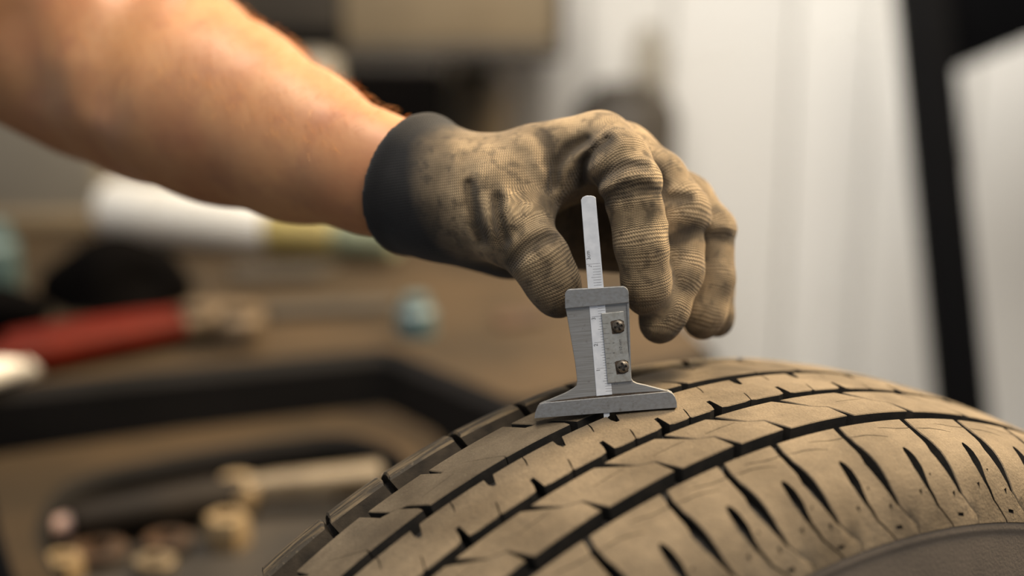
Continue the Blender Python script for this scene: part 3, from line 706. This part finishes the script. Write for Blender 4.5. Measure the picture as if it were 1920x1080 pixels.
at = gl.data.attributes.new('knit', 'FLOAT_VECTOR', 'POINT'); at.data.foreach_set('vector', knit_coords(GV).astype(np.float32).ravel())
dt = np.zeros(len(GV))
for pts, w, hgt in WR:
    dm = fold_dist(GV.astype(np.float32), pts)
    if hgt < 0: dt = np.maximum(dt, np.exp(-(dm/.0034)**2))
for nm, k in (('thumb', -1), ('index', -1), ('middle', -1), ('ring', -1), ('little', -1)):       # soiled finger tips
    dt = np.maximum(dt, .75*np.exp(-(np.linalg.norm(GV-FING[nm][k][0]-np.array([0, 0, -.004]), axis=1)/.0125)**4))
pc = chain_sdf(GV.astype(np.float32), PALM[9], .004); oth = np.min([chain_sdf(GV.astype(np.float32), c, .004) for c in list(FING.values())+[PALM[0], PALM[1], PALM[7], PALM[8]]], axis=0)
dt = np.maximum(dt, 1.6*np.clip((oth-pc)/.006, 0, 1))  # palm hollow: shade inside the hand put into the colour
at = gl.data.attributes.new('dirt_shade', 'FLOAT', 'POINT'); at.data.foreach_set('value', dt.astype(np.float32))
ax = (GV-CUT_A)@(-cn); cf = 1-np.clip((ax-.021-.5*np.clip(((GV-CUT_A)@np.array([0, 0, -1.])), -.02, .04))/.022, 0, 1)
at = gl.data.attributes.new('cuff', 'FLOAT', 'POINT'); at.data.foreach_set('value', cf.astype(np.float32))
# short golden hairs along the forearm
HV = []; HF = []
idx = RNG.choice(len(AV), min(7000, len(AV)), replace=False); e1 = AV[AF[:, 1]]-AV[AF[:, 0]]; e2 = AV[AF[:, 3]]-AV[AF[:, 0]]; fn = np.cross(e1, e2); vn = np.zeros_like(AV)
for k in range(4): np.add.at(vn, AF[:, k], fn)
vn /= np.maximum(np.linalg.norm(vn, axis=1), 1e-12)[:, None]
down = unit(CP(735, 337, .6)-CP(300, 148, .7)); lo_ = CP(715, 330, .6)
for i in idx:
    p = AV[i]; n_ = vn[i]
    if (p-lo_)@down > -.004 or (p-lo_)@down < -.24: continue
    if n_[2] < .30: continue
    t_ = unit(down+RNG.normal(0, .35, 3)); t_ = unit(t_-n_*(t_@n_)); L = RNG.uniform(.004, .009); sd = np.cross(n_, t_)*.00007
    q = [p-n_*.0005, p+t_*L*.5+n_*L*.33, p+t_*L+n_*L*.42]; b = len(HV)
    HV += [q[0]+sd, q[0]-sd, q[0]+n_*.00008, q[1]+sd, q[1]-sd, q[1]+n_*.00008, q[2]]
    for k in range(3): l = (k+1) % 3; HF += [(b+k, b+l, b+3+l, b+3+k), (b+3+k, b+3+l, b+6)]
M['hair'] = simple('golden_hair', lin(216, 150, 76), lin(196, 128, 58), .5)
hr = mesh_obj('arm_hair', np.array(HV)-off, HF, M['hair'], person); tag(hr, kind='stuff')

# ------------------------------------------------------------ things on the bench and behind
M['red'] = simple('red_grip', lin(86, 19, 4), lin(70, 14, 3), .55, 0, 20, spec=.12)
M['dull_metal'] = simple('dull_metal', lin(132, 117, 94), lin(108, 94, 74), .5, .3, 30)
M['white_plastic'] = simple('white_plastic', lin(238, 234, 226), lin(226, 220, 208), .4, 0, 6)
M['yellow'] = simple('yellow_label', lin(190, 170, 104), lin(160, 142, 92), .5)
M['green'] = simple('pale_green_plastic', lin(140, 146, 120), lin(120, 126, 104), .5)
M['blackstuff'] = simple('black_cloth', lin(12, 10, 9), lin(7, 6, 6), .9, 0, 20, spec=.03)
M['blue'] = simple('pale_blue_plastic', lin(92, 108, 108), lin(60, 86, 92), .4, 0, 14)
M['orange'] = simple('rusty_orange', lin(74, 50, 28), lin(46, 33, 22), .7, 0, 60)
M['brass'] = simple('worn_brass', lin(172, 150, 116), lin(146, 124, 92), .45, .3, 40)
M['handle'] = simple('dark_brown_rubber', lin(34, 27, 20), lin(22, 18, 14), .6, 0, 20, spec=.2)
M['tarnish'] = simple('tarnished_metal', lin(104, 88, 68), lin(84, 70, 54), .55, .2, 30, spec=.3)
M['tan_steel'] = simple('tan_steel', lin(150, 132, 104), lin(126, 110, 86), .5, 0, 3)
M['brown_dark'] = simple('dark_brown_steel', lin(70, 62, 50), lin(48, 42, 35), .6, 0, 4)

# red handled pliers on the shelf
z = ZT
a = GP(-60, 690, z+.016); b = GP(345, 612, z+.016)
pl = empty('pliers', loc=tuple((a+b)/2*np.array([1, 1, 0])+np.array([0, 0, z]))); tag(pl, 'red handled pliers with a dull metal head lying on the bench shelf', 'pliers')
po = np.array(pl.location)
def rod(name, a, b, prof, mat, parent, off, n=20):
    """lathe along a->b, prof = (fraction, radius)"""
    L = np.linalg.norm(b-a); o = lathe_obj(name, [(r, f*L) for f, r in prof], mat, parent, n); m = along(a, b); m.translation = Vector(a-off); o.matrix_local = m; return o
grip = [(0, .001), (0, .012), (.05, .0145), (.3, .0155), (.7, .0145), (.93, .0125), (1, .011), (1, .001)]
rod('handle', a, b, grip, M['red'], pl, po)
a2 = a+np.array([.01, .05, 0]); b2 = b+np.array([-.005, .022, 0]); rod('handle', a2, b2, grip, M['red'], pl, po)
hd = unit(b-a); hb = b+hd*.075
rod('head', b-hd*.012, hb, [(0, .001), (0, .008), (.2, .014), (.45, .018), (.7, .014), (1, .006), (1, .001)], M['tarnish'], pl, po)
pv = lathe_obj('pivot', [(.001, .0), (.012, .0), (.013, .004), (.009, .007), (.001, .0085)], M['tarnish'], pl, 20); pv.location = tuple(b+hd*.012+np.array([0, 0, .012])-po)
# white ended shaft in front of the handles
a = GP(-70, 715, z+.012); b = GP(78, 672, z+.012); o = empty('marker_pen', loc=tuple(a)); tag(o, 'white capped stub lying in front of the red pliers', 'pen')
rod('barrel', a, b-(b-a)*.3, [(0, .001), (0, .011), (1, .011), (1, .001)], M['white_plastic'], o, a); rod('cap', b-(b-a)*.32, b, [(0, .001), (0, .0125), (.9, .012), (1, .009), (1, .001)], M['white_plastic'], o, a)
# nut beside the pliers
def nut(name, x, y, z, r, hgt, mat, label, cat, group=None):
    c = GP(x, y, z); o = lathe_obj(name, [(r*.45, 0), (r*.95, 0), (r, hgt*.12), (r, hgt*.85), (r*.92, hgt), (r*.45, hgt), (r*.45, 0)], mat, None, 6 if 'nut' in name else 20); o.location = tuple(c); tag(o, label, cat, 'loose small metal parts in the sunken tray'); return o
def can(name, x, y, z, r, hgt, mats, label, cat, capr=.55, cap_h=.22, group=None):
    o = empty(name, loc=tuple(GP(x, y, z))); tag(o, label, cat, group)
    lathe_obj('body', [(.001, 0), (r*.95, 0), (r, hgt*.03), (r, hgt*.82), (r*.8, hgt*.93), (r*capr, hgt), (.001, hgt)], mats[0], o, 24)
    lathe_obj('cap', [(.001, hgt*.985), (r*capr*.95, hgt*.985), (r*capr*.95, hgt*(1+cap_h)), (r*capr*.8, hgt*(1.03+cap_h)), (.001, hgt*(1.03+cap_h))], mats[1], o, 20); return o
can('socket', 452, 652, ZT, .021, .030, [M['tarnish'], M['tarnish']], 'stubby tan metal socket standing at the head of the red pliers', 'socket', .7)
can('plastic_cap', 780, 628, ZT, .017, .026, [M['blue'], M['blue']], 'small pale blue cap standing alone on the bench shelf', 'cap', .7, .3)
# white bottle lying down with yellow label and green cap
a = GP(205, 470, ZT+.035); b = GP(735, 530, ZT+.03)
a = CP(205, 392, 1.62); b = CP(745, 500, 1.50); a[2] = ZT+.0355; b[2] = ZT+.0297
bt = empty('bottle', loc=tuple((a+b)/2)); tag(bt, 'white bottle lying on its side with yellow label and green cap', 'bottle'); bo = np.array(bt.location)
rod('body', a, a+(b-a)*.60, [(0, .001), (0, .030), (.03, .034), (.95, .033), (1, .03), (1, .001)], M['white_plastic'], bt, bo, 28)
rod('label', a+(b-a)*.60, a+(b-a)*.82, [(0, .001), (0, .031), (1, .0265), (1, .001)], M['yellow'], bt, bo, 28)
rod('cap', a+(b-a)*.82, b, [(0, .001), (0, .025), (.9, .024), (1, .02), (1, .001)], M['green'], bt, bo, 28)
# black crumpled cloth
def lump(name, c, rad, mat, label, cat, seed, bumps=.25, sub=4):
    bm = bmesh.new(); bmesh.ops.create_icosphere(bm, subdivisions=sub, radius=1); rg = np.random.default_rng(seed); ds = [(unit(rg.normal(size=3)), rg.uniform(.3, 1)) for _ in range(14)]
    for v in bm.verts:
        p = np.array(v.co); k = 1+bumps*sum(w*max(0, p@d)**6*(1 if i % 2 else -1) for i, (d, w) in enumerate(ds))
        p = p*k*np.array(rad); p[2] = max(p[2], -rad[2]*.55); v.co = p
    o = bm_obj(name, bm, mat, None, True, 180); o.location = (c[0], c[1], c[2]+rad[2]*.55); tag(o, label, cat); return o
lump('cloth', GP(240, 566, ZT), (.064, .05, .042), M['blackstuff'], 'black crumpled cloth heaped on the bench shelf before the white bottle', 'cloth', 3, .55)
lump('cloth', GP(-15, 625, ZT), (.045, .03, .028), M['blackstuff'], 'small black rag behind the red handles', 'cloth', 9, .3)
can('paint_can', -18, 560, ZT, .030, .062, [M['blue'], M['blue']], 'pale blue can cut by the edge of the view', 'can', .8, .15)
# flat bits on the shelf
def flat(name, pts, z, t, mat, label, cat):
    q = [GP(x, y, z)[:2] for x, y in pts]; c = np.mean(q, 0); o = prism(name, rnd(ccw([p-c for p in q]), .004, 4), 0, t, mat, None, bev=.001); o.location = (c[0], c[1], z); tag(o, label, cat); return o
flat('spanner', [(500, 590), (740, 577), (742, 590), (502, 604)], ZT, .010, M['brown_dark'], 'thin dark spanner lying across the bench shelf', 'spanner')
flat('strip', [(430, 520), (640, 512), (600, 528), (440, 536)], ZT, .012, M['brown_dark'], 'dark flat strip lying below the yellow label', 'strip')
flat('rusty_plate', [(930, 598), (1010, 590), (1020, 606), (935, 618)], ZT, .006, M['orange'], 'rusty orange plate on the shelf under the gloved hand', 'plate')
# grey box at the back of the shelf
c = GP(40, 428, ZT); w = .36; bx = empty('metal_box', loc=(c[0]-.08, c[1]+.05, ZT)); tag(bx, 'tall grey beige metal box standing on the shelf beneath the elbow', 'box')
bm_obj('casing', box_bm(w, .12, .42, .008, 3, loc=(0, 0, .21)), M['grey_box'], bx); bm_obj('lid', box_bm(w+.01, .13, .03, .006, 2, loc=(0, 0, .435)), M['grey_box'], bx); bm_obj('plinth', box_bm(w+.012, .132, .022, .004, 2, loc=(0, 0, .011)), M['tan_steel'], bx)
# in the tray pocket
zp = ZP
a = GP(130, 985, zp+.0172); b = GP(455, 925, zp+.0172); o = empty('socket_bar', loc=tuple(a)); tag(o, 'black cylindrical tool handle with a pinkish end in the sunken tray', 'tool')
rod('handle', a, b, [(0, .001), (0, .011), (.06, .015), (.8, .016), (1, .012), (1, .001)], M['handle'], o, a); e = unit(b-a); rod('end_cap', a-e*.012, a+e*.002, [(0, .001), (0, .007), (1, .009), (1, .001)], simple('pinkish_metal', lin(180, 150, 138), lin(150, 120, 108), .4), o, a)
a = GP(470, 915, zp+.02); b = GP(715, 893, zp+.022); o = empty('wrench', loc=tuple(a)); tag(o, 'pale metal ring wrench lying in the sunken tray beside the tyre', 'wrench')
rod('shaft', a, b, [(0, .001), (0, .009), (.2, .0105), (1, .012), (1, .001)], M['dull_metal'], o, a)
hd2 = lathe_obj('ring_end', [(.006, -.010), (.015, -.010), (.0175, -.006), (.0175, .006), (.015, .010), (.006, .010), (.006, -.010)], M['brass'], o, 24); hd2.location = tuple(unit(a-b)*.010+np.array([0, 0, -.004])); hd2.rotation_euler = (.25, 0, .2)
nut('nut', 428, 1022, zp, .016, .022, M['brass'], 'shiny brass nut on the tray floor below the wrench', 'nut')
nut('nut', 590, 858, zp, .016, .03, M['brass'], 'brown nut at the back of the tray above the wrench', 'nut')
nut('nut', 530, 872, zp, .013, .018, M['dull_metal'], 'small pale nut behind the wrench ring', 'nut')
nut('washer', 645, 868, zp, .017, .012, M['dull_metal'], 'pale washer behind the wrench shaft', 'washer')
nut('washer', 680, 950, zp, .02, .008, M['brown_dark'], 'dark washer on the tray floor beside the tyre', 'washer')
nut('weight', 315, 1032, zp, .017, .010, M['orange'], 'rusty orange wheel weight below the black tool handle', 'weight')
nut('weight', 185, 1050, zp, .020, .010, M['orange'], 'dull orange weight at the rounded corner of the tray', 'weight')
nut('nut', 120, 1085, zp, .014, .016, M['brass'], 'tan nut at the lower corner of the tray', 'nut')
nut('washer', 290, 1068, zp, .014, .008, M['dull_metal'], 'grey washer lying flat below the orange weight', 'washer')

# upper background: cabinet, black box, canisters
CD = 1.80
def wbox(name, x0, y0, x1, y1, d, t, mat, parent, off, bev=.006):
    a = CP(x0, y1, d); b = CP(x1, y0, d); w = abs(b[0]-a[0]); hh = abs(b[2]-a[2]); o = bm_obj(name, box_bm(w, t, hh, bev, 2), mat, parent); o.location = tuple(np.array([(a[0]+b[0])/2, (a[1]+b[1])/2+t/2, (a[2]+b[2])/2])-off); return o
cb = empty('wall_cabinet', loc=tuple(CP(820, 60, CD+.15))); tag(cb, 'tan steel cabinet hung above the bench with a dark left half', 'cabinet'); co_ = np.array(cb.location)
wbox('body', 640, -170, 1052, 84, CD, .28, M['tan_steel'], cb, co_); wbox('bottom_rail', 630, 84, 1056, 116, CD-.01, .29, M['brown_dark'], cb, co_); wbox('door', 330, -170, 640, 84, CD, .28, M['brown_dark'], cb, co_); wbox('rail', 330, 58, 640, 96, CD-.01, .29, M['black_frame'], cb, co_); wbox('side_panel', 1042, -175, 1058, 118, CD-.012, .29, M['brown_dark'], cb, co_)
bb = empty('black_box', loc=tuple(CP(735, 200, CD+.05))); tag(bb, 'black box under the tan cabinet behind the wrist', 'box'); o_ = np.array(bb.location)
wbox('body', 648, 128, 825, 330, CD+.0, .2, M['blackstuff'], bb, o_); wbox('lid', 600, 112, 830, 140, CD-.005, .21, M['brown_dark'], bb, o_)
# pale canister half hidden by the forearm
def stand(name, x, y0, y1, d, rpx, mats, label, cat):
    top_ = CP(x, y0, d); r = rpx/FPX*d; bot = ZT if d < 1.8 else 0.; o = empty(name, loc=(top_[0], top_[1], bot)); tag(o, label, cat); H = top_[2]-bot
    lathe_obj('body', [(.001, 0), (r, 0), (r, H*.93), (r*.85, H*.97), (.001, H*.97)], mats[0], o, 24); lathe_obj('cap', [(.001, H*.96), (r*.6, H*.96), (r*.6, H), (.001, H)], mats[1], o, 20); return o
stand('canister', 588, 98, 0, 1.68, 50, [M['grey_box'], M['grey_box']], 'pale grey canister half hidden behind the forearm below the cabinet', 'canister')
stand('canister', 892, 122, 0, 2.10, 62, [M['tan_steel'], M['brown_dark']], 'tall tan stand-in for the cabinet shade on the wall beside the black box', 'canister')  # added cylinder standing in for the cabinet's shade on the wall
stand('canister', 1218, 48, 0, 2.04, 34, [M['grey_box'], M['grey_box']], 'slim grey upright canister against the cream wall above the knuckles', 'canister')
stand('drum', 1172, 158, 0, 1.96, 100, [M['brown_dark'], M['brown_dark']], 'dark brown drum behind the gloved knuckles', 'drum')
